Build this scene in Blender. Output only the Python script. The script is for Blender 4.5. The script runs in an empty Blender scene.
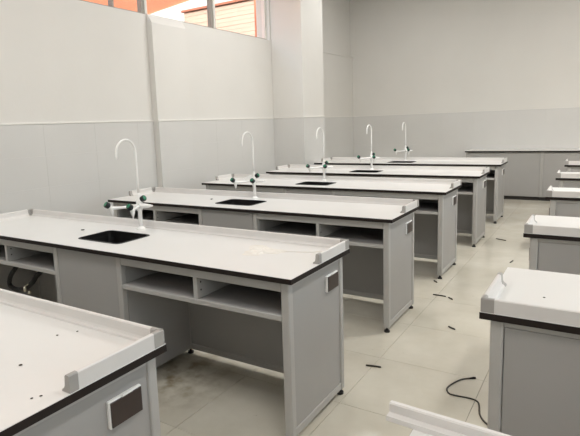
import bpy, bmesh, math, random
from mathutils import Vector, Matrix
from mathutils.geometry import tessellate_polygon

random.seed(7)
scene = bpy.context.scene
COL = scene.collection

# ---------------------------------------------------------------- camera
cam_d = bpy.data.cameras.new('camera')
cam = bpy.data.objects.new('camera', cam_d)
COL.objects.link(cam)
cam_d.sensor_width = 36.0
cam_d.lens = 518.576 * 36.0 / 580.0
cam_d.shift_x = (290.0 - 260.902) / 580.0
cam_d.shift_y = (202.025 - 218.0) / 580.0
cam_d.clip_start = 0.02
R_ = Vector((0.835697, 0.547878, -0.037954))
U_ = Vector((-0.050332, 0.145225, 0.988118))
F_ = Vector((-0.546879, 0.823857, -0.148940))
m = Matrix((R_, U_, -F_)).transposed().to_4x4()
m.translation = Vector((1.085, -1.827, 1.46))
cam.matrix_world = m
scene.camera = cam

# ---------------------------------------------------------------- light, exposure
scene.view_settings.view_transform = 'Standard'
scene.view_settings.look = 'None'
scene.view_settings.gamma = 1.0
scene.view_settings.use_curve_mapping = False
scene.view_settings.exposure = 0.0

world = bpy.data.worlds.new('sky')
scene.world = world
world.use_nodes = True
wn = world.node_tree
wn.nodes.clear()
wo = wn.nodes.new('ShaderNodeOutputWorld')
wb = wn.nodes.new('ShaderNodeBackground')
ws = wn.nodes.new('ShaderNodeTexSky')
ws.sky_type = 'NISHITA'
ws.sun_disc = False
ws.sun_elevation = math.radians(42)
ws.sun_rotation = math.radians(155)
ws.air_density = 1.0
ws.dust_density = 4.0
ws.ozone_density = 0.6
wb.inputs['Strength'].default_value = 0.55
wn.links.new(ws.outputs[0], wb.inputs['Color'])
wn.links.new(wb.outputs[0], wo.inputs['Surface'])

sun_d = bpy.data.lights.new('sun', 'SUN')
sun_d.energy = 3.0
sun_d.angle = math.radians(0.6)
sun_d.color = (1.0, 0.95, 0.87)
sun = bpy.data.objects.new('sun', sun_d)
COL.objects.link(sun)
sun.rotation_euler = Vector((-0.34, 0.66, -0.67)).to_track_quat('-Z', 'Y').to_euler()

XL, XR = -3.38, 4.15          # room side walls
YF, YB = -3.4, 8.557          # wall behind the camera, back wall
ZC = 4.0                      # ceiling
WIN_R = [(-2.9, -0.7), (0.1, 2.3), (3.1, 5.3)]     # daylight windows of the right-hand wall
WIN_Z = (0.95, 2.9)
DAY = (13.0, 18.0, 4.0)         # watts of daylight through each window
for (a, b), day in zip(WIN_R, DAY):
    ld = bpy.data.lights.new('window_daylight', 'AREA')
    ld.shape = 'RECTANGLE'
    ld.size = b - a
    ld.size_y = WIN_Z[1] - WIN_Z[0]
    ld.energy = day
    ld.color = (0.98, 0.99, 1.0)
    lo = bpy.data.objects.new('window_daylight', ld)
    COL.objects.link(lo)
    lo.location = (XR + 0.30, (a + b) / 2, (WIN_Z[0] + WIN_Z[1]) / 2)
    lo.rotation_euler = (0, math.radians(90), 0)
LAMP_W = {(-1.9, -1.6): 46.0, (-1.9, 1.0): 12.0, (-1.9, 3.6): 35.0, (-1.9, 6.2): 20.0,
          (1.9, -1.6): 32.0, (1.9, 1.0): 12.0, (1.9, 3.6): 98.0, (1.9, 6.2): 36.0}   # ceiling fittings: place and watts

# ---------------------------------------------------------------- materials
MATS = {}
def lin(c):
    c /= 255.0
    return c / 12.92 if c <= 0.04045 else ((c + 0.055) / 1.055) ** 2.4
def rgb(r, g, b):
    return (lin(r), lin(g), lin(b), 1.0)
def mat(name, col, rough=0.5, metal=0.0, var=0.06, scale=6.0, bump=0.0, bscale=60.0, spec=0.5, coat=0.0, stretch=(1, 1, 1)):
    if name in MATS:
        return MATS[name]
    mt = bpy.data.materials.new(name)
    mt.use_nodes = True
    nt = mt.node_tree
    b = nt.nodes['Principled BSDF']
    b.inputs['Roughness'].default_value = rough
    b.inputs['Metallic'].default_value = metal
    b.inputs['Specular IOR Level'].default_value = spec
    b.inputs['Coat Weight'].default_value = coat
    b.inputs['Coat Roughness'].default_value = 0.08
    geo = nt.nodes.new('ShaderNodeNewGeometry')
    mp = nt.nodes.new('ShaderNodeMapping')
    mp.inputs['Scale'].default_value = stretch
    nt.links.new(geo.outputs['Position'], mp.inputs['Vector'])
    nz = nt.nodes.new('ShaderNodeTexNoise')
    nz.inputs['Scale'].default_value = scale
    nz.inputs['Detail'].default_value = 4
    nt.links.new(mp.outputs[0], nz.inputs['Vector'])
    rp = nt.nodes.new('ShaderNodeValToRGB')
    rp.color_ramp.elements[0].position = 0.3
    rp.color_ramp.elements[1].position = 0.7
    rp.color_ramp.elements[0].color = tuple(c * (1 - var) for c in col[:3]) + (1,)
    rp.color_ramp.elements[1].color = tuple(min(1, c * (1 + var)) for c in col[:3]) + (1,)
    nt.links.new(nz.outputs['Fac'], rp.inputs['Fac'])
    nt.links.new(rp.outputs['Color'], b.inputs['Base Color'])
    if bump:
        n2 = nt.nodes.new('ShaderNodeTexNoise')
        n2.inputs['Scale'].default_value = bscale
        nt.links.new(geo.outputs['Position'], n2.inputs['Vector'])
        bp = nt.nodes.new('ShaderNodeBump')
        bp.inputs['Strength'].default_value = bump
        bp.inputs['Distance'].default_value = 0.01
        nt.links.new(n2.outputs['Fac'], bp.inputs['Height'])
        nt.links.new(bp.outputs['Normal'], b.inputs['Normal'])
    MATS[name] = mt
    return mt

M_WALL = mat('wall_paint', rgb(226, 224, 220), 0.7, var=0.02, scale=1.2, bump=0.05, bscale=30, spec=0.2)
M_WTILE = mat('wall_tile_glaze', rgb(215, 214, 212), 0.3, var=0.02, scale=1.7, spec=0.35)
M_CAPLINE = mat('dado_cap', rgb(236, 234, 230), 0.4, var=0.01)
M_CEIL = mat('ceiling_paint', rgb(235, 233, 228), 0.8, var=0.02, spec=0.2)
M_GROUT = mat('floor_grout', rgb(150, 143, 130), 0.8, var=0.3, scale=3)
M_WGROUT = mat('wall_grout', rgb(190, 188, 184), 0.8, var=0.04)
M_PANEL = mat('grey_laminate_panel', rgb(164, 162, 159), 0.42, var=0.025, scale=3)
M_FRAME = mat('grey_coated_frame', rgb(178, 176, 172), 0.38, var=0.02, scale=4)
M_INNER = mat('grey_inner_board', rgb(158, 156, 154), 0.5, var=0.04, scale=5)
M_TOP = mat('white_worktop_laminate', rgb(222, 221, 218), 0.3, var=0.015, scale=3, spec=0.4)
M_CORE = mat('black_worktop_core', rgb(34, 27, 24), 0.6, var=0.15, scale=12, spec=0.25)
M_RIM = mat('pale_grey_rim', rgb(216, 213, 210), 0.32, var=0.02, scale=8)
M_RIMCAP = mat('grey_rim_cap', rgb(160, 157, 153), 0.4, var=0.03, scale=20)
M_SINK = mat('black_sink_plastic', rgb(15, 14, 14), 0.5, var=0.2, scale=15, spec=0.3)
M_WPLAST = mat('white_plastic', rgb(240, 239, 236), 0.35, var=0.01)
M_SOCK = mat('dark_brown_socket_cover', rgb(58, 47, 43), 0.3, var=0.08, scale=30)
M_RUB = mat('black_rubber', rgb(26, 24, 23), 0.6, var=0.2, scale=40)
M_FAUC = mat('white_faucet_coating', rgb(246, 245, 243), 0.22, var=0.01, spec=0.6)
M_KNOB = mat('black_knob', rgb(20, 28, 30), 0.35, var=0.1, scale=40)
M_GREEN = mat('green_knob_disc', rgb(22, 118, 84), 0.35, var=0.08, scale=40)
M_BRASS = mat('pale_brass', rgb(226, 220, 200), 0.3, metal=0.9, var=0.05)
M_ALU = mat('window_aluminium', rgb(226, 224, 218), 0.35, var=0.02)
M_ALUD = mat('window_aluminium_grey', rgb(150, 146, 138), 0.4, var=0.03)
M_WIRE = mat('dark_wire', rgb(58, 52, 44), 0.5, var=0.2, scale=40)
M_CRUMB = mat('dark_crumb', rgb(70, 62, 54), 0.8, var=0.25, scale=90)
M_FILM = mat('dried_white_film', rgb(226, 222, 214), 0.5, var=0.05, scale=30, bump=0.4, bscale=60)
M_KICK = mat('dark_toe_kick', rgb(40, 37, 35), 0.5, var=0.1)
M_ORANGE = mat('orange_render', rgb(206, 126, 92), 0.8, var=0.06, scale=1.5, bump=0.1)
M_BEIGE = mat('beige_cladding', rgb(172, 157, 147), 0.8, var=0.06, scale=2.0, stretch=(0.4, 1, 4))
M_WHITE_EXT = mat('white_exterior_render', rgb(236, 232, 226), 0.8, var=0.02)
M_COPING = mat('brown_coping', rgb(150, 96, 78), 0.8, var=0.1, scale=8)
M_EARTH = mat('outdoor_paving', rgb(150, 146, 138), 0.9, var=0.1, scale=1)

def mat_glass():
    mt = bpy.data.materials.new('window_glass')
    mt.use_nodes = True
    nt = mt.node_tree
    nt.nodes.clear()
    o = nt.nodes.new('ShaderNodeOutputMaterial')
    mx = nt.nodes.new('ShaderNodeMixShader')
    mx.inputs[0].default_value = 0.06
    t = nt.nodes.new('ShaderNodeBsdfTransparent')
    t.inputs['Color'].default_value = (0.96, 0.98, 0.97, 1)
    g = nt.nodes.new('ShaderNodeBsdfGlossy')
    g.inputs['Roughness'].default_value = 0.02
    nt.links.new(t.outputs[0], mx.inputs[1])
    nt.links.new(g.outputs[0], mx.inputs[2])
    nt.links.new(mx.outputs[0], o.inputs['Surface'])
    return mt
M_GLASS = mat_glass()

def mat_floor():
    mt = bpy.data.materials.new('polished_floor_tile')
    mt.use_nodes = True
    nt = mt.node_tree
    b = nt.nodes['Principled BSDF']
    b.inputs['Specular IOR Level'].default_value = 0.5
    geo = nt.nodes.new('ShaderNodeNewGeometry')
    info = nt.nodes.new('ShaderNodeObjectInfo')
    n1 = nt.nodes.new('ShaderNodeTexNoise')
    n1.inputs['Scale'].default_value = 2.2
    n1.inputs['Detail'].default_value = 6
    n1.inputs['Roughness'].default_value = 0.6
    nt.links.new(geo.outputs['Position'], n1.inputs['Vector'])
    rp = nt.nodes.new('ShaderNodeValToRGB')
    rp.color_ramp.elements[0].position = 0.3
    rp.color_ramp.elements[1].position = 0.72
    rp.color_ramp.elements[0].color = rgb(202, 196, 180)
    rp.color_ramp.elements[1].color = rgb(219, 214, 200)
    nt.links.new(n1.outputs['Fac'], rp.inputs['Fac'])
    # per tile tone
    hv = nt.nodes.new('ShaderNodeHueSaturation')
    mr = nt.nodes.new('ShaderNodeMapRange')
    mr.inputs['To Min'].default_value = 0.975
    mr.inputs['To Max'].default_value = 1.02
    nt.links.new(info.outputs['Random'], mr.inputs['Value'])
    nt.links.new(mr.outputs['Result'], hv.inputs['Value'])
    nt.links.new(rp.outputs['Color'], hv.inputs['Color'])
    # builders' dirt under the near bench: a stain with a place of its own
    sub = nt.nodes.new('ShaderNodeVectorMath'); sub.operation = 'SUBTRACT'
    sub.inputs[1].default_value = (-0.98, 0.30, 0.0)
    nt.links.new(geo.outputs['Position'], sub.inputs[0])
    ln = nt.nodes.new('ShaderNodeVectorMath'); ln.operation = 'LENGTH'
    nt.links.new(sub.outputs[0], ln.inputs[0])
    mr2 = nt.nodes.new('ShaderNodeMapRange')
    mr2.inputs['From Min'].default_value = 0.50
    mr2.inputs['From Max'].default_value = 0.05
    nt.links.new(ln.outputs['Value'], mr2.inputs['Value'])
    n2 = nt.nodes.new('ShaderNodeTexNoise')
    n2.inputs['Scale'].default_value = 9
    n2.inputs['Detail'].default_value = 8
    nt.links.new(geo.outputs['Position'], n2.inputs['Vector'])
    r2 = nt.nodes.new('ShaderNodeValToRGB')
    r2.color_ramp.elements[0].position = 0.42
    r2.color_ramp.elements[1].position = 0.66
    nt.links.new(n2.outputs['Fac'], r2.inputs['Fac'])
    ml = nt.nodes.new('ShaderNodeMath'); ml.operation = 'MULTIPLY'
    nt.links.new(mr2.outputs['Result'], ml.inputs[0])
    nt.links.new(r2.outputs['Color'], ml.inputs[1])
    mx = nt.nodes.new('ShaderNodeMixRGB')
    mx.inputs['Color2'].default_value = rgb(146, 132, 106)
    nt.links.new(ml.outputs[0], mx.inputs['Fac'])
    nt.links.new(hv.outputs['Color'], mx.inputs['Color1'])
    # fine scattered specks
    n3 = nt.nodes.new('ShaderNodeTexNoise')
    n3.inputs['Scale'].default_value = 26
    n3.inputs['Detail'].default_value = 3
    nt.links.new(geo.outputs['Position'], n3.inputs['Vector'])
    r3 = nt.nodes.new('ShaderNodeValToRGB')
    r3.color_ramp.elements[0].position = 0.72
    r3.color_ramp.elements[1].position = 0.78
    nt.links.new(n3.outputs['Fac'], r3.inputs['Fac'])
    m3 = nt.nodes.new('ShaderNodeMath'); m3.operation = 'MULTIPLY'; m3.inputs[1].default_value = 0.5
    nt.links.new(r3.outputs['Color'], m3.inputs[0])
    mx2 = nt.nodes.new('ShaderNodeMixRGB')
    mx2.inputs['Color2'].default_value = rgb(140, 132, 116)
    nt.links.new(m3.outputs[0], mx2.inputs['Fac'])
    nt.links.new(mx.outputs['Color'], mx2.inputs['Color1'])
    nt.links.new(mx2.outputs['Color'], b.inputs['Base Color'])
    # dusty gloss
    rr = nt.nodes.new('ShaderNodeMapRange')
    rr.inputs['To Min'].default_value = 0.07
    rr.inputs['To Max'].default_value = 0.20
    nt.links.new(n1.outputs['Fac'], rr.inputs['Value'])
    nt.links.new(rr.outputs['Result'], b.inputs['Roughness'])
    return mt
M_FLOOR = mat_floor()

# ---------------------------------------------------------------- mesh helpers
def new_obj(name, bm, material, parent=None, smooth=False):
    bmesh.ops.recalc_face_normals(bm, faces=bm.faces)
    me = bpy.data.meshes.new(name)
    bm.to_mesh(me)
    bm.free()
    me.materials.append(material)
    if smooth:
        for p in me.polygons:
            p.use_smooth = True
    o = bpy.data.objects.new(name, me)
    COL.objects.link(o)
    if parent is not None:
        o.parent = parent
    return o
def box(bm, x0, x1, y0, y1, z0, z1, bev=0.0, seg=1):
    r = bmesh.ops.create_cube(bm, size=1.0)
    vs = r['verts']
    bmesh.ops.scale(bm, vec=(abs(x1 - x0), abs(y1 - y0), abs(z1 - z0)), verts=vs)
    bmesh.ops.translate(bm, vec=((x0 + x1) / 2, (y0 + y1) / 2, (z0 + z1) / 2), verts=vs)
    if bev:
        es = list({e for v in vs for e in v.link_edges})
        bmesh.ops.bevel(bm, geom=es, offset=bev, segments=seg, affect='EDGES', profile=0.5)
def boxo(name, dims, material, parent=None, bev=0.0, seg=1):
    bm = bmesh.new()
    box(bm, *dims, bev=bev, seg=seg)
    return new_obj(name, bm, material, parent)
def prism(bm, pts, a, b, axes):
    """extrude a 2-D outline pts from a to b; axes maps (u,v,w)->xyz"""
    n = len(pts)
    lo = [bm.verts.new(axes(u, v, a)) for u, v in pts]
    hi = [bm.verts.new(axes(u, v, b)) for u, v in pts]
    bm.faces.new(lo)
    bm.faces.new(list(reversed(hi)))
    for i in range(n):
        j = (i + 1) % n
        bm.faces.new((lo[i], lo[j], hi[j], hi[i]))
def tube(bm, pts, rad, seg=10, cap=True):
    pts = [Vector(p) for p in pts]
    if not isinstance(rad, (list, tuple)):
        rad = [rad] * len(pts)
    rings = []
    prev = None
    for i, p in enumerate(pts):
        if i == 0:
            t = pts[1] - pts[0]
        elif i == len(pts) - 1:
            t = pts[-1] - pts[-2]
        else:
            t = (pts[i + 1] - pts[i]).normalized() + (pts[i] - pts[i - 1]).normalized()
        t.normalize()
        if prev is None:
            ref = Vector((0, 0, 1)) if abs(t.z) < 0.9 else Vector((1, 0, 0))
            u = t.cross(ref).normalized()
        else:
            u = (prev - t * prev.dot(t)).normalized()
        prev = u
        v = t.cross(u)
        rings.append([bm.verts.new(p + (u * math.cos(2 * math.pi * k / seg) + v * math.sin(2 * math.pi * k / seg)) * rad[i]) for k in range(seg)])
    for a, b in zip(rings, rings[1:]):
        for k in range(seg):
            l = (k + 1) % seg
            bm.faces.new((a[k], a[l], b[l], b[k]))
    if cap:
        bm.faces.new(list(reversed(rings[0])))
        bm.faces.new(rings[-1])
def tubeo(name, pts, rad, material, parent=None, seg=10):
    bm = bmesh.new()
    tube(bm, pts, rad, seg)
    o = new_obj(name, bm, material, parent, smooth=True)
    return o
def rrect(x0, x1, y0, y1, r, n=5):
    out = []
    for cx, cy, a0 in ((x1 - r, y1 - r, 0), (x0 + r, y1 - r, 90), (x0 + r, y0 + r, 180), (x1 - r, y0 + r, 270)):
        for k in range(n + 1):
            a = math.radians(a0 + 90 * k / n)
            out.append((cx + r * math.cos(a), cy + r * math.sin(a)))
    return out
def plate(bm, outer, hole, z0, z1):
    """flat plate with a hole through it"""
    loops = [[Vector((x, y, 0)) for x, y in outer]]
    if hole:
        loops.append([Vector((x, y, 0)) for x, y in hole])
    tris = tessellate_polygon(loops)
    flat = outer + (hole or [])
    lo = [bm.verts.new((x, y, z0)) for x, y in flat]
    hi = [bm.verts.new((x, y, z1)) for x, y in flat]
    for t in tris:
        bm.faces.new([hi[i] for i in t])
        bm.faces.new([lo[i] for i in reversed(t)])
    def side(s, n):
        for i in range(n):
            j = s + (i + 1) % n
            bm.faces.new((lo[s + i], lo[j], hi[j], hi[s + i]))
    side(0, len(outer))
    if hole:
        side(len(outer), len(hole))
def empty(name, loc=(0, 0, 0), rz=0.0):
    e = bpy.data.objects.new(name, None)
    e.empty_display_size = 0.1
    COL.objects.link(e)
    e.location = loc
    e.rotation_euler = (0, 0, rz)
    return e
def tag(o, label=None, cat=None, group=None, kind=None):
    if label: o['label'] = label
    if cat: o['category'] = cat
    if group: o['group'] = group
    if kind: o['kind'] = kind
    return o
def copy_tree(src, parent=None):
    c = src.copy()
    COL.objects.link(c)
    c.parent = parent
    for ch in [x for x in ALL_CHILDREN(src)]:
        copy_tree(ch, c)
    return c
def ALL_CHILDREN(o):
    return [x for x in bpy.data.objects if x.parent == o]

# ---------------------------------------------------------------- the room
def struct(o, label=None):
    o['kind'] = 'structure'
    if label: o['label'] = label
    return o

# floor: grout bed and each tile a piece of its own
fl = struct(boxo('floor', (XL, XR, YF, YB, -0.12, -0.004), M_GROUT), 'pale beige polished tile floor with thin dark joints')
TS, GX, GY, J = 0.6, -0.006, 0.485, 0.0022
tile_mesh = {}
ix0 = math.floor((XL - GX) / TS); ix1 = math.ceil((XR - GX) / TS)
iy0 = math.floor((YF - GY) / TS); iy1 = math.ceil((YB - GY) / TS)
for i in range(ix0, ix1):
    for j in range(iy0, iy1):
        x0 = max(XL, GX + i * TS) + J / 2; x1 = min(XR, GX + (i + 1) * TS) - J / 2
        y0 = max(YF, GY + j * TS) + J / 2; y1 = min(YB, GY + (j + 1) * TS) - J / 2
        if x1 - x0 < 0.02 or y1 - y0 < 0.02:
            continue
        key = (round(x1 - x0, 3), round(y1 - y0, 3))
        if key not in tile_mesh:
            bm = bmesh.new()
            w, h = key
            box(bm, -w / 2, w / 2, -h / 2, h / 2, -0.01, 0.0, bev=0.0008)
            o = new_obj('tile', bm, M_FLOOR, fl)
            tile_mesh[key] = o.data
        else:
            o = bpy.data.objects.new('tile', tile_mesh[key])
            COL.objects.link(o)
            o.parent = fl
        o.location = ((x0 + x1) / 2, (y0 + y1) / 2, 0.0)

ZS = 2.752      # window sill height
ZT = 3.85       # window head
ZD = 1.535      # top of the tiled dado
WT = 0.24       # wall thickness
LW0, LW1 = -2.6, 5.33   # window opening along the left wall

bm = bmesh.new()
box(bm, XL - WT, XL, YF, YB, -0.1, ZS)                       # low wall
box(bm, XL - WT, XL, YF, LW0, ZS, ZC)
box(bm, XL - WT, XL, LW1, 6.08, ZS, ZC)
box(bm, XL - WT, XL - 0.045, 6.08, YB, ZS, ZC)                # set back above the ledge
box(bm, XL - WT, XL, LW0, LW1, ZT, ZC)
wl = struct(new_obj('wall_left', bm, M_WALL), 'white painted left wall with grey tiled dado below high windows')
bm = bmesh.new()
box(bm, XL - WT, XR + WT, YB, YB + WT, -0.1, ZC)
wbk = struct(new_obj('wall_back', bm, M_WALL), 'white painted back wall with grey tiled dado')
bm = bmesh.new()
box(bm, XL - WT, XR + WT, YF - WT, YF, -0.1, ZC)
struct(new_obj('wall_front', bm, M_WALL))
bm = bmesh.new()
edges = [YF] + [v for ab in WIN_R for v in ab] + [YB]
for k in range(0, len(edges), 2):
    box(bm, XR, XR + WT, edges[k], edges[k + 1], -0.1, ZC)
for a, b in WIN_R:
    box(bm, XR, XR + WT, a, b, -0.1, WIN_Z[0])
    box(bm, XR, XR + WT, a, b, WIN_Z[1], ZC)
struct(new_obj('wall_right', bm, M_WALL))
struct(boxo('ceiling', (XL - WT, XR + WT, YF - WT, YB + WT, ZC, ZC + 0.2), M_CEIL))

# square concrete pillar beside the far benches, shallow pilaster on the left wall
PX, PY0, PY1 = -2.832, 5.36, 6.085
pil = struct(boxo('wall_pillar', (XL, PX, PY0, PY1, 0.0, ZC), M_WALL, bev=0.006), 'square white pillar standing out from the left wall')
bm = bmesh.new()
QX, QY0, QY1 = -3.30, 2.665, 3.25
prism(bm, [(XL, 0.0), (QX, 0.0), (QX, ZS - 0.10), (XL + 0.02, ZS), (XL, ZS)], QY0, QY1, lambda u, v, w: (u, w, v))
pls = struct(new_obj('wall_pilaster', bm, M_WALL), 'shallow white pilaster below the left windows')

# dado: every glazed tile is a piece, a pale cap bead along the top
TW, TH, TG, TD = 0.6, 0.3, 0.0006, 0.009
wt_cache = {}
def wall_tile(parent, c, w, h, axis):
    key = (round(w, 3), round(h, 3), axis)
    if key not in wt_cache:
        bm = bmesh.new()
        if axis == 'x':      # lies on a wall facing x
            box(bm, 0, TD, -w / 2, w / 2, -h / 2, h / 2, bev=0.0004)
        else:                # on a wall facing -y
            box(bm, -w / 2, w / 2, -TD, 0, -h / 2, h / 2, bev=0.0004)
        o = new_obj('wall_tile', bm, M_WTILE, parent)
        wt_cache[key] = o.data
    else:
        o = bpy.data.objects.new('wall_tile', wt_cache[key])
        COL.objects.link(o)
        o.parent = parent
    o.location = c
def tile_run(parent, axis, pos, a, b):
    z = ZD
    while z > 0.02:
        z0 = max(0.0, z - TH)
        u = a
        while u < b - 0.01:
            u1 = min(b, u + TW)
            w, h = u1 - u - TG, z - z0 - TG
            c = (pos, (u + u1) / 2, (z + z0) / 2) if axis == 'x' else ((u + u1) / 2, pos, (z + z0) / 2)
            wall_tile(parent, c, w, h, axis)
            u = u1
        z = z0
tile_run(wl, 'x', XL, -1.2, QY0)
tile_run(wl, 'x', XL, QY1, PY0 - TD)
tile_run(wl, 'x', XL, PY1, YB - TD)
tile_run(pls, 'x', QX, QY0, QY1)
tile_run(pil, 'x', PX, PY0, PY1)
tile_run(pil, 'y', PY0, XL + TD, PX + TD)
tile_run(wbk, 'y', YB, XL + TD, XR)
def cap(parent, dims):
    boxo('dado_cap', dims, M_CAPLINE, parent, bev=0.003)
CT = 0.014
cap(wl, (XL, XL + CT, -1.2, QY0, ZD, ZD + 0.018))
cap(wl, (XL, XL + CT, QY1, PY0 - CT, ZD, ZD + 0.018))
cap(wl, (XL, XL + CT, PY1, YB, ZD, ZD + 0.012))
cap(pls, (QX, QX + CT, QY0, QY1, ZD, ZD + 0.018))
cap(pil, (PX, PX + CT, PY0 - CT, PY1, ZD, ZD + 0.018))
cap(pil, (XL, PX, PY0 - CT, PY0, ZD, ZD + 0.018))
cap(wbk, (XL, XR, YB - 0.010, YB, ZD, ZD + 0.006))
# ledge past the pillar
boxo('ledge', (XL - 0.045, XL + 0.012, PY1, YB, ZS - 0.02, ZS + 0.006), M_WALL, wl, bev=0.003)

# left windows
w1 = struct(empty('window_1', (XL - 0.10, LW0, ZS)), 'high strip window with pale aluminium frames in the left wall')
def loc_box(name, dims, material, parent, bev=0.0):
    p = parent.location
    return boxo(name, (dims[0] - p.x, dims[1] - p.x, dims[2] - p.y, dims[3] - p.y, dims[4] - p.z, dims[5] - p.z), material, parent, bev)
fx0, fx1 = XL - 0.12, XL - 0.055
loc_box('sill_rail', (fx0, fx1, LW0, LW1, ZS, ZS + 0.025), M_ALUD, w1, 0.003)
loc_box('head_rail', (fx0, fx1, LW0, LW1, ZT - 0.05, ZT), M_ALU, w1, 0.003)
MUL = [-1.20, 0.10, 1.40, 2.70, 3.99]
for y in MUL:
    loc_box('mullion', (fx0, fx1, y - 0.05, y - 0.005, ZS + 0.02, ZT - 0.05), M_ALUD, w1, 0.003)
    loc_box('sash_stile', (fx0 + 0.02, fx1 + 0.012, y - 0.004, y + 0.035, ZS + 0.02, ZT - 0.05), M_ALU, w1, 0.003)
loc_box('sash_stile', (fx0, fx1, 2.22, 2.25, ZS + 0.02, ZT - 0.05), M_ALUD, w1, 0.003)
loc_box('jamb', (fx0, fx1, LW1 - 0.04, LW1, ZS + 0.02, ZT - 0.05), M_ALU, w1, 0.003)
loc_box('jamb', (fx0, fx1, LW0, LW0 + 0.055, ZS + 0.02, ZT - 0.05), M_ALU, w1, 0.003)
pe = [LW0 + 0.055] + MUL + [LW1 - 0.04]
for a, b in zip(pe, pe[1:]):
    loc_box('pane', (XL - 0.092, XL - 0.086, a + 0.03, b - 0.045, ZS + 0.02, ZT - 0.05), M_GLASS, w1)

# right-hand windows (behind the right edge of the picture): the room's daylight
for n, (a, b) in enumerate(WIN_R):
    w = struct(empty('window_%d' % (n + 2), (XR + 0.12, a, WIN_Z[0])))
    for y in (a, (a + b) / 2 - 0.025, b - 0.05):
        loc_box('stile', (XR + 0.09, XR + 0.15, y, y + 0.05, WIN_Z[0], WIN_Z[1]), M_ALU, w, 0.003)
    for z in (WIN_Z[0], WIN_Z[1] - 0.05):
        loc_box('rail', (XR + 0.09, XR + 0.15, a + 0.05, b - 0.05, z, z + 0.05), M_ALU, w, 0.003)
    for p, q in ((a + 0.05, (a + b) / 2 - 0.025), ((a + b) / 2 + 0.025, b - 0.05)):
        loc_box('pane', (XR + 0.117, XR + 0.123, p, q, WIN_Z[0] + 0.05, WIN_Z[1] - 0.05), M_GLASS, w)

# ---------------------------------------------------------------- outside the left windows
struct(boxo('floor_outdoors', (-30, XL - WT - 0.01, -20, 30, -0.4, -0.3), M_EARTH), 'grey paving outdoors')
nb = empty('neighbour_building', (-10, 4, -0.3))
tag(nb, 'orange rendered building seen through the left windows', 'building')
def world_prism(name, pts, a, b, axes, material, parent):
    bm = bmesh.new()
    p = parent.location
    prism(bm, pts, a, b, lambda u, v, w: tuple(Vector(axes(u, v, w)) - p))
    return new_obj(name, bm, material, parent)
yz = lambda u, v, w: (w, u, v)
xz = lambda u, v, w: (u, w, v)
world_prism('wall', [(-6, -0.3), (9.3, -0.3), (9.3, 4.62), (14.5, 6.61), (14.5, 9), (-6, 9)], -10.3, -10.0, yz, M_ORANGE, nb)
world_prism('stair_stringer', [(9.3, 3.3), (14.5, 5.3), (14.5, 6.61), (9.3, 4.62)], -10.35, -9.95, yz, M_WHITE_EXT, nb)
wing = empty('neighbour_wing', (-6, 9, -0.3))
tag(wing, 'beige clad low wing with brown coping outside the left windows', 'building')
zz = -0.3
bh = 0.10
k = 0
while zz < 4.40:
    z1 = min(4.42, zz + bh)
    bmb = bmesh.new()
    p = wing.location
    box(bmb, -8.3 - p.x, -3.9 - p.x, 9.0 + (0.006 if k % 2 else 0) - p.y, 9.3 - p.y, zz - p.z, z1 - 0.005 - p.z)
    new_obj('board', bmb, M_BEIGE, wing)
    zz += bh
    k += 1
p = wing.location
boxo('backing', (-8.28 - p.x, -3.92 - p.x, 9.05 - p.y, 9.28 - p.y, -0.3 - p.z, 4.40 - p.z), M_BEIGE, wing)
boxo('coping', (-8.35 - p.x, -3.85 - p.x, 8.95 - p.y, 9.35 - p.y, 4.42 - p.z, 4.47 - p.z), M_COPING, wing)
colm = boxo('brick_column', (-4.05, -3.80, 5.92, 6.11, -0.3, 5.0), M_ORANGE, bev=0.01)
tag(colm, 'slim orange column just outside the end of the left window', 'column')

# ---------------------------------------------------------------- ceiling fittings (above the frame)
for (x, y), watts in LAMP_W.items():
    if watts > 0:
        f = empty('ceiling_light', (x, y, ZC))
        tag(f, 'long white ceiling light fitting, %s from the back wall above the %s bench row' % ({6.2: 'first', 3.6: 'second', 1.0: 'third', -1.6: 'fourth'}[y], 'left' if x < 0 else 'right'), 'lamp', 'ceiling lights above the frame')
        boxo('housing', (-0.15, 0.15, -0.6, 0.6, -0.07, 0.0), M_WPLAST, f, bev=0.01)
        ld = bpy.data.lights.new('lamp_light', 'AREA')
        ld.shape = 'RECTANGLE'; ld.size = 0.26; ld.size_y = 1.15
        ld.energy = watts
        ld.color = (1.0, 0.988, 0.96)
        lo = bpy.data.objects.new('lamp_light', ld)
        COL.objects.link(lo)
        lo.parent = f
        lo.location = (0, 0, -0.075)

# ---------------------------------------------------------------- lab bench
L, D, H, T = 2.774, 0.609, 0.8045, 0.0245
RIM_H, RIM_E = 0.0475, 0.345
PROF = [(0.0, 0.0), (0.0, RIM_H - 0.003), (0.003, RIM_H), (0.011, RIM_H), (0.015, RIM_H - 0.004),
        (0.0165, 0.026), (0.018, 0.016), (0.022, 0.009), (0.028, 0.006), (0.031, 0.0)]
RI = 0.0035     # the slab stands a little proud of the rim
def grow(p, e):
    return [(u - e if i < 3 else u + e, v + (e if v > 0 else 0)) for i, (u, v) in enumerate(p)]
def rim_x(bm, prof, x0, x1):        # along the far edge, outer face at y = D
    prism(bm, prof, x0, x1, lambda u, v, w: (w, D - RI - u, H + v))
def rim_end(bm, prof, side, y0, y1):   # side 0: x = 0 end, side 1: x = -L end
    if side == 0:
        prism(bm, prof, y0, y1, lambda u, v, w: (-RI - u, w, H + v))
    else:
        prism(bm, prof, y0, y1, lambda u, v, w: (-L + RI + u, w, H + v))

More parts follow.
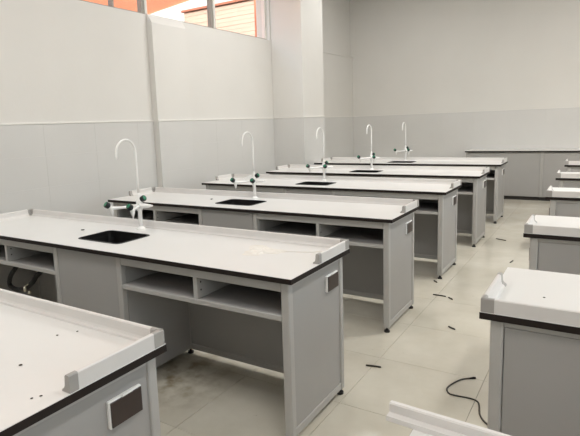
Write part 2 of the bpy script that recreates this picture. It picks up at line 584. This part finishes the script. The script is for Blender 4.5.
SX0, SX1, SY0, SY1 = -1.61, -1.235, 0.150, 0.415     # sink
def make_bench():
    t = empty('lab_bench')
    hole = rrect(SX0, SX1, SY0, SY1, 0.035)
    bm = bmesh.new()
    plate(bm, [(-L, 0), (0, 0), (0, D), (-L, D)], hole, H - T, H - 0.0015)
    top = new_obj('worktop', bm, M_CORE, t)
    top['label'] = 'black cored worktop slab'
    bm = bmesh.new()
    plate(bm, [(-L + .001, .001), (-.001, .001), (-.001, D - .001), (-L + .001, D - .001)], hole, H - 0.0015, H)
    new_obj('white_surface', bm, M_TOP, top)
    # raised rim: back, two half-depth ends, grey corner and end caps
    C = 0.045
    bm = bmesh.new(); rim_x(bm, PROF, -L + C, -C)
    new_obj('rim', bm, M_RIM, t)
    ye = D - RIM_E
    for s in (0, 1):
        bm = bmesh.new(); rim_end(bm, PROF, s, ye + 0.028, D - C)
        new_obj('rim', bm, M_RIM, t)
        bm = bmesh.new()
        g = grow(PROF, 0.0008)
        rim_end(bm, g, s, ye, ye + 0.028)
        new_obj('rim_end_cap', bm, M_RIMCAP, t)
        bm = bmesh.new()
        rim_end(bm, g, s, D - C, D - RI - 0.001)
        if s == 0:
            rim_x(bm, g, -C, -RI)
        else:
            rim_x(bm, g, -L + RI, -L + C)
        new_obj('rim_corner_cap', bm, M_RIMCAP, t)
    # sink basin
    bm = bmesh.new()
    ring = rrect(SX0 - .004, SX1 + .004, SY0 - .004, SY1 + .004, 0.038)
    inn = rrect(SX0 + .008, SX1 - .008, SY0 + .008, SY1 - .008, 0.03)
    low = rrect(SX0 + .03, SX1 - .03, SY0 + .03, SY1 - .03, 0.03)
    loops = [[bm.verts.new((x, y, z)) for x, y in lp] for lp, z in
             ((ring, H + .0005), (ring, H + .003), (inn, H + .003), (inn, H - .02), (low, H - .19))]
    n = len(ring)
    for a, b in zip(loops, loops[1:]):
        for i in range(n):
            j = (i + 1) % n
            bm.faces.new((a[i], a[j], b[j], b[i]))
    bm.faces.new(loops[-1])
    sk = new_obj('sink', bm, M_SINK, t)
    sk['label'] = 'black plastic sink basin'
    # frame: four posts at the ends, four at the sink cabinet
    f0, f1, b0, b1 = 0.030, 0.068, 0.556, 0.594
    zt = H - T
    px = [(-0.074, -0.032), (-L + 0.032, -L + 0.074)]
    for x0, x1 in px:
        for y0, y1 in ((f0, f1), (b0, b1)):
            o = boxo('post', (x0, x1, y0, y1, 0.032, zt), M_FRAME, t, bev=0.007, seg=2)
            bm = bmesh.new()
            cx, cy = (x0 + x1) / 2, (y0 + y1) / 2
            tube(bm, [(cx, cy, 0.0), (cx, cy, 0.012), (cx, cy, 0.014), (cx, cy, 0.034)], [0.020, 0.020, 0.008, 0.008], 12)
            new_obj('foot', bm, M_RUB, o)
    for x0, x1 in ((-1.132, -1.094), (-1.690, -1.652)):
        for y0, y1 in ((f0, f1), (b0, b1)):
            o = boxo('post', (x0, x1, y0, y1, 0.032, zt), M_FRAME, t, bev=0.005)
            bm = bmesh.new()
            cx, cy = (x0 + x1) / 2, (y0 + y1) / 2
            tube(bm, [(cx, cy, 0.0), (cx, cy, 0.012), (cx, cy, 0.014), (cx, cy, 0.034)], [0.020, 0.020, 0.008, 0.008], 12)
            new_obj('foot', bm, M_RUB, o)
    bays = ((-1.094, -0.074), (-L + 0.074, -1.690))
    mids = (-0.570, -2.210)
    for (x0, x1), xm in zip(bays, mids):
        boxo('front_rail', (x0, x1, f0 + .004, f1 - .004, 0.728, zt), M_FRAME, t, bev=0.003)
        boxo('back_rail', (x0, x1, b0 + .004, b1 - .004, 0.757, zt), M_FRAME, t, bev=0.003)
        boxo('bottom_rail', (x0, x1, b0 + .004, b1 - .004, 0.034, 0.072), M_FRAME, t, bev=0.004)
        boxo('shelf', (x0, x1, f1 - 0.012, b0, 0.600, 0.618), M_INNER, t)
        boxo('shelf_edge', (x0, x1, f0 + .004, f1 - .012, 0.592, 0.619), M_FRAME, t, bev=0.003)
        boxo('divider', (xm - 0.012, xm + 0.012, f0 + .006, b0, 0.618, 0.735), M_FRAME, t, bev=0.002)
        boxo('back_panel', (x0 + .003, x1 - .003, b0 + .008, b1 - .007, 0.073, 0.755), M_PANEL, t)
        for bx in (xm + 0.0125,):
            for bz in (0.66, 0.70):
                bm = bmesh.new()
                tube(bm, [(bx, f0 + 0.035, bz), (bx + 0.002, f0 + 0.035, bz)], 0.005, 8)
                new_obj('screw_cap', bm, M_SOCK, t)
    # sink cabinet between the bays
    boxo('cabinet_door', (-1.650, -1.134, f0 + .006, f0 + .024, 0.060, 0.772), M_PANEL, t, bev=0.002)
    boxo('cabinet_rail', (-1.652, -1.132, f0 + .010, f1, 0.034, 0.058), M_FRAME, t)
    for x0, x1 in ((-1.112, -1.096), (-1.688, -1.672)):
        boxo('cabinet_side', (x0, x1, f1, b0, 0.040, zt), M_PANEL, t)
    boxo('back_panel', (-1.652, -1.132, b0 + .010, b1 - .008, 0.072, zt), M_PANEL, t)
    boxo('bottom_rail', (-1.652, -1.132, b0 + .004, b1 - .004, 0.034, 0.072), M_FRAME, t, bev=0.004)
    # ends: inset panel in a frame, socket box below the rim
    for s, (x0, x1) in enumerate(px):
        boxo('end_panel', (x0 + .008, x1 - .008, f1, b0, 0.075, zt - 0.03), M_PANEL, t)
        boxo('end_rail', (x0 + .003, x1 - .003, f1, b0, zt - 0.03, zt), M_FRAME, t, bev=0.003)
        boxo('end_rail', (x0 + .003, x1 - .003, f1, b0, 0.035, 0.075), M_FRAME, t, bev=0.003)
    sb = boxo('socket_box', (-0.041, -0.0275, 0.398, 0.522, 0.622, 0.706), M_WPLAST, t, bev=0.003)
    sb['label'] = 'white socket box with dark cover'
    boxo('cover', (-0.028, -0.0235, 0.402, 0.518, 0.626, 0.702), M_SOCK, sb, bev=0.0015)
    boxo('hinge', (-0.028, -0.0235, 0.445, 0.485, 0.702, 0.709), M_WPLAST, sb, bev=0.001)
    return t

proto = make_bench()
LB = [  # x of the aisle end, y of the open front, label
    (-0.006, -1.347, 'grey lab bench cut off by the lower left corner, nearest of the left row'),
    (0.010, 0.000, 'grey lab bench with black hose in its left bay and white smear on top'),
    (-0.054, 1.440, 'grey lab bench of the left row right behind the bench with the smear'),
    (-0.052, 2.825, 'third grey sink bench of the left row counted from the far end'),
    (-0.027, 4.181, 'second grey sink bench of the left row counted from the far end'),
    (-0.045, 5.652, 'farthest grey sink bench of the left row, touching the white pillar'),
]
RB = [
    (0.775, -0.800, 'white lab bench corner at the bottom edge under a loose rim strip'),
    (0.762, -0.032 + D, 'large grey lab bench at the right edge, dark wire by its foot'),
    (0.736, 1.327 + D, 'second fully visible grey bench of the right row, behind the bench by the wire'),
    (0.720, 2.804 + D, 'third bench from the back wall in the right row'),
    (0.693, 4.196 + D, 'second bench from the back wall in the right row'),
    (0.684, 5.723 + D, 'farthest bench of the right row, small before the back counter'),
]
benches = []
for k, (x, y, lab) in enumerate(LB + RB):
    b = proto if k == 0 else copy_tree(proto)
    b.location = (x, y, 0)
    b.rotation_euler = (0, 0, 0 if k < 6 else math.pi)
    tag(b, lab, 'lab bench', 'left row of lab benches' if k < 6 else 'right row of lab benches')
    benches.append(b)

# ---------------------------------------------------------------- lab faucets
def make_faucet():
    t = empty('lab_faucet')
    hz = 0.155
    bm = bmesh.new()
    tube(bm, [(0, 0, 0), (0, 0, 0.006), (0, 0, 0.014), (0, 0, 0.02)], [0.030, 0.030, 0.019, 0.015], 16)
    new_obj('base_flange', bm, M_FAUC, t, smooth=False)
    bm = bmesh.new()
    tube(bm, [(0, 0, 0.016), (0, 0, 0.12), (0, 0, 0.13), (0, 0, 0.19), (0, 0, 0.205), (0, 0, 0.232), (0, 0, 0.24)],
         [0.0135, 0.0135, 0.021, 0.021, 0.012, 0.011, 0.008], 14)
    new_obj('column', bm, M_FAUC, t, smooth=True)
    bm = bmesh.new()
    pts = [(0, 0, 0.235), (0, 0, 0.35), (0, 0, 0.505)]
    r = 0.080
    for k in range(1, 15):
        a = math.pi * k / 14
        pts.append((0, -r + r * math.cos(a), 0.505 + r * 1.05 * math.sin(a)))
    pts.append((0, -2 * r - 0.001, 0.482))
    pts.append((0, -2 * r - 0.001, 0.472))
    tube(bm, pts, [0.0075] * (len(pts) - 2) + [0.007, 0.0055], 12)
    new_obj('gooseneck', bm, M_FAUC, t, smooth=True)
    def knob(parent, c, d, ks=1.0):
        c = Vector(c); d = Vector(d).normalized()
        bm = bmesh.new()
        tube(bm, [c, c + d * 0.006 * ks, c + d * 0.026 * ks, c + d * 0.032 * ks], [0.014 * ks, 0.0195 * ks, 0.0205 * ks, 0.018 * ks], 12)
        kb = new_obj('knob', bm, M_KNOB, parent)
        bm = bmesh.new()
        tube(bm, [c + d * 0.0315 * ks, c + d * 0.0345 * ks], [0.016 * ks, 0.013 * ks], 12)
        new_obj('knob_disc', bm, M_GREEN, kb)
    for s in (-1, 1):
        a = Vector((s * 0.54, -0.84, 0)).normalized()
        e = a * 0.182 + Vector((0, 0, hz))
        bm = bmesh.new()
        tube(bm, [a * 0.012 + Vector((0, 0, hz)), a * 0.05 + Vector((0, 0, hz + 0.002)), a * 0.11 + Vector((0, 0, hz - 0.001)), a * 0.167 + Vector((0, 0, hz)), e],
             [0.014, 0.0095, 0.0085, 0.012, 0.013], 12)
        arm = new_obj('arm', bm, M_FAUC, t, smooth=True)
        bm = bmesh.new()
        tube(bm, [e + a * 0.012 + Vector((0, 0, 0.022)), e, e - a * 0.004 + Vector((0, 0, -0.022)), e - a * 0.004 + Vector((0, 0, -0.034)), e - a * 0.004 + Vector((0, 0, -0.052))],
             [0.013, 0.016, 0.012, 0.008, 0.0045], 12)
        new_obj('nozzle', bm, M_FAUC, arm, smooth=True)
        knob(t, e + a * 0.008 + Vector((0, 0, 0.014)), Vector((-0.22 + 0.1 * s, -0.85, 0.62)))
    # middle valve with its knob, and the stub on the other side
    bm = bmesh.new()
    tube(bm, [(0.0, 0, hz), (0.03, 0.004, hz + 0.002), (0.075, 0.01, hz + 0.002), (0.105, 0.014, hz + 0.004)], [0.018, 0.017, 0.012, 0.005], 12)
    new_obj('valve_stub', bm, M_FAUC, t, smooth=True)
    bm = bmesh.new()
    tube(bm, [(0.0, 0.0, hz + 0.01), (0.012, 0.008, hz + 0.032), (0.014, 0.009, hz + 0.041)], [0.015, 0.012, 0.011], 12)
    new_obj('valve_neck', bm, M_FAUC, t, smooth=True)
    knob(t, (0.012, 0.008, hz + 0.040), (0.75, 0.1, 0.38))
    return t
fproto = make_faucet()
FL = ['white gooseneck lab faucet on the bench with the black hose, nearest one',
      'white gooseneck lab faucet with a paper tag, second nearest',
      'white gooseneck lab faucet seen against the white pillar',
      'white gooseneck lab faucet right of the pillar, second from the back',
      'smallest white gooseneck lab faucet, farthest from the camera']
for k in range(5):
    f = fproto if k == 0 else copy_tree(fproto)
    x, y, _ = LB[k + 1]
    f.location = (x - 1.447, y + 0.533, H)
    tag(f, FL[k], 'faucet', 'lab faucets on the left row of benches')
    if k == 1:
        tagged = f
bm = bmesh.new()
prism(bm, [(-0.085, 0.185), (-0.01, 0.215), (0.004, 0.185), (-0.055, 0.150)], -0.0006, 0.0006, lambda u, v, w: (u * 0.83, u * 0.55 - 0.022 + w, v))
pt = new_obj('paper_tag', bm, M_WPLAST, tagged)
pt['label'] = 'folded white paper tag'

# ---------------------------------------------------------------- counter along the back wall
CY, CX0, CH = 7.937, -0.965, 0.842
ct = empty('back_counter_top', (CX0 - 0.018, CY, CH))
tag(ct, 'long white worktop with black edge along the back wall', 'countertop')
boxo('core', (0, XR - CX0 + 0.018, 0, YB - TD - CY - 0.001, -0.024, -0.0015), M_CORE, ct)
boxo('white_surface', (0.001, XR - CX0 + 0.017, 0.001, YB - TD - CY - 0.002, -0.0015, 0.0), M_TOP, ct)
clab = ['grey base cabinet at the free left end of the back counter',
        'grey base cabinet of the back counter, second from its left end',
        'third grey base cabinet of the back counter from its left end',
        'last grey base cabinet of the back counter at the right wall']
cw = 1.205
for k in range(4):
    x0 = CX0 + k * cw
    x1 = min(x0 + cw, XR)
    c = empty('base_cabinet', (x0, CY + 0.02, 0))
    tag(c, clab[k], 'cabinet', 'cabinets under the back counter')
    w = x1 - x0
    dp = 0.55
    boxo('body', (0.001, w - 0.001, 0.018, dp, 0.06, CH - 0.024), M_PANEL, c)
    boxo('stile', (0.001, 0.022, 0.0, 0.018, 0.06, CH - 0.026), M_FRAME, c, bev=0.002)
    boxo('stile', (w - 0.024, w - 0.001, 0.0, 0.018, 0.06, CH - 0.026), M_FRAME, c, bev=0.002)
    boxo('door', (0.026, w - 0.028, 0.002, 0.018, 0.066, CH - 0.040), M_PANEL, c, bev=0.002)
    boxo('toe_kick', (0.001, w - 0.001, 0.03, dp, 0.0, 0.06), M_KICK, c)

# ---------------------------------------------------------------- hose in the left bay of the second bench
hx, hy = 0.0, 0.0
hose = empty('drain_hose', (-2.55, 0.16, 0.0))
tag(hose, 'black corrugated hose hanging in a loop under the near left bench', 'hose')
ctrl = [(0.235, 0.05, 0.592), (0.215, 0.02, 0.535), (0.16, 0.0, 0.461), (0.13, 0.0, 0.40), (0.16, 0.0, 0.374), (0.235, 0.0, 0.370), (0.336, 0.0, 0.399), (0.415, 0.0, 0.446), (0.457, 0.01, 0.494), (0.498, 0.03, 0.534), (0.53, 0.06, 0.585)]
def spline(c, n=8):
    c = [Vector(p) for p in c]
    out = []
    for i in range(len(c) - 1):
        p0 = c[max(0, i - 1)]; p1 = c[i]; p2 = c[i + 1]; p3 = c[min(len(c) - 1, i + 2)]
        for k in range(n):
            t = k / n
            out.append(0.5 * ((2 * p1) + (p2 - p0) * t + (2 * p0 - 5 * p1 + 4 * p2 - p3) * t * t + (3 * p1 - p0 - 3 * p2 + p3) * t ** 3))
    out.append(c[-1])
    return out
hp = spline(ctrl, 10)
tubeo('hose_tube', hp, [0.017 if i % 2 else 0.014 for i in range(len(hp))], M_RUB, hose, 10)
for k, (dx, dz, ln) in enumerate([(0.365, 0.385, 0.035), (0.412, 0.378, 0.018)]):
    bm = bmesh.new()
    tube(bm, [(dx, -0.03, dz + ln), (dx + 0.005, -0.03, dz + ln * 0.6), (dx + 0.008, -0.03, dz)], [0.007, 0.011, 0.012], 8)
    new_obj('brass_fitting', bm, M_BRASS, hose, smooth=True)
tubeo('fitting_tail', [(0.365, -0.03, 0.42), (0.385, -0.01, 0.435), (0.40, 0.0, 0.44)], 0.004, M_BRASS, hose, 6)

# ---------------------------------------------------------------- small things
# dried film on the second bench
bm = bmesh.new()
N = 26
ctr = bm.verts.new((0, 0, 0.0025))
r1, r2 = [], []
for k in range(N):
    a = 2 * math.pi * k / N
    rr = 1 + 0.28 * math.sin(3 * a + 0.6) + random.uniform(-0.14, 0.14)
    r1.append(bm.verts.new((0.062 * rr * math.cos(a), 0.06 * rr * math.sin(a), 0.003 + random.uniform(0, 0.006))))
    r2.append(bm.verts.new((0.105 * rr * math.cos(a), 0.10 * rr * math.sin(a), 0.0004)))
for k in range(N):
    j = (k + 1) % N
    bm.faces.new((ctr, r1[k], r1[j]))
    bm.faces.new((r1[k], r2[k], r2[j], r1[j]))
bm.faces.new(list(reversed(r2)))
film = new_obj('glue_smear', bm, M_FILM)
film.location = (-0.38, 0.375, H)
tag(film, 'crumpled off-white smear of dried film on the near bench top', 'smear')
fs = spline([(0.08, 0.0, 0.0015), (0.16, 0.04, 0.0015), (0.24, 0.07, 0.0015), (0.31, 0.12, 0.0015)], 5)
tubeo('strand', fs, 0.0018, M_FILM, film, 5)

# loose length of rim lying across the corner of the nearest right bench
st = empty('rim_strip', (0.716, -0.792, H), math.radians(-3))
tag(st, 'loose pale grey stepped rim strip lying over the nearest right bench corner', 'trim strip')
PROF2 = [(0.0, 0.0), (0.0, 0.030), (0.003, 0.033), (0.012, 0.033), (0.015, 0.030), (0.016, 0.012), (0.032, 0.010), (0.034, 0.0)]
bm = bmesh.new()
prism(bm, [(0.020 - u, v + 0.0005) for u, v in PROF2], 0.0, 1.1, lambda u, v, w: (w, u, v))
new_obj('profile', bm, M_RIM, st)

# offcuts of cable on the floor
cuts = [((-0.041, 0.94), (0.046, 0.959), 'longest dark cable offcut on the floor between the two nearest left benches'),
        ((0.238, 1.769), (0.29, 1.736), 'short dark cable offcut alone in the middle of the aisle'),
        ((-0.038, 2.396), (0.067, 2.394), 'bent thin cable offcut on the floor beside the second left bench'),
        ((0.091, 2.378), (0.13, 2.344), 'stubby cable offcut just right of the bent one'),
        ((-0.133, 2.78), (-0.094, 2.733), 'tiny dark cable offcut at the foot of the third left bench'),
        ((0.07, 4.726), (0.188, 4.663), 'thin cable offcut far down the aisle by the fourth left bench'),
        ((0.366, 3.686), (0.381, 3.777), 'dark cable offcut next to the right row, behind its third bench')]
for (a, b, lab) in cuts:
    r = 0.0055
    a = Vector((a[0], a[1], r)); b = Vector((b[0], b[1], r))
    md = (a + b) / 2 + Vector((random.uniform(-.006, .006), random.uniform(-.006, .006), 0))
    o = tubeo('cable_offcut', [a, (a + md) / 2, md, (md + b) / 2, b], [r * .8, r, r * .9, r, r * .8], M_WIRE, None, 8)
    tag(o, lab, 'cable offcut', 'cable offcuts on the floor')
wp = [(0.529, 1.074), (0.488, 1.038), (0.456, 0.968), (0.441, 0.898), (0.463, 0.85), (0.495, 0.844), (0.569, 0.851), (0.606, 0.838), (0.622, 0.803), (0.644, 0.711), (0.681, 0.654), (0.72, 0.63)]
wsp = spline([(x, y, 0.004) for x, y in wp], 6)
wr = empty('floor_wire', (0.529, 1.074, 0))
tag(wr, 'dark curled wire on the floor beside the large right bench', 'wire')
o = tubeo('cable', [v - Vector((0.529, 1.074, 0)) for v in wsp], 0.004, M_WIRE, wr, 8)
o = tubeo('plug_tip', [(0.022, 0.012, 0.0065), (0.012, 0.008, 0.0065), (-0.006, -0.006, 0.005)], [0.006, 0.0065, 0.004], M_RUB, wr, 8)

# crumbs of debris on the tops
crumbs = [((-0.274, -1.051), 0.006, 'dark crumb on the nearest white bench top, left of the others'),
          ((-0.369, -0.863), 0.0045, 'dark crumb near the rim of the nearest left bench top'),
          ((-0.337, -0.81), 0.0045, 'dark crumb against the rim of the nearest left bench top'),
          ((-0.065, -1.127), 0.004, 'dark crumb by the rim end cap of the nearest left bench, right one'),
          ((-0.075, -1.146), 0.004, 'dark crumb by the rim end cap of the nearest left bench, left one'),
          ((-1.784, 0.341), 0.013, 'black plug lying left of the sink of the bench with the hose'),
          ((0.934, 0.214), 0.005, 'brown crumb on the large white bench top at the right edge'),
          ((-1.84, 1.78), 0.012, 'black plug lying left of the sink on the second left bench')]
for (x, y), r, lab in crumbs:
    bm = bmesh.new()
    bmesh.ops.create_icosphere(bm, subdivisions=2, radius=r)
    for v in bm.verts:
        v.co *= 0.7 * (1 + random.uniform(-0.2, 0.2))
        v.co.z *= 0.45
        v.co.x *= 1.3
    zmin = min(v.co.z for v in bm.verts)
    o = new_obj('plug' if 'plug' in lab else 'crumb', bm, M_RUB if 'plug' in lab else M_CRUMB)
    o.location = (x, y, H - zmin)
    o.rotation_euler = (0, 0, random.uniform(0, 3))
    tag(o, lab, 'plug' if 'plug' in lab else 'crumb', 'debris on the bench tops')
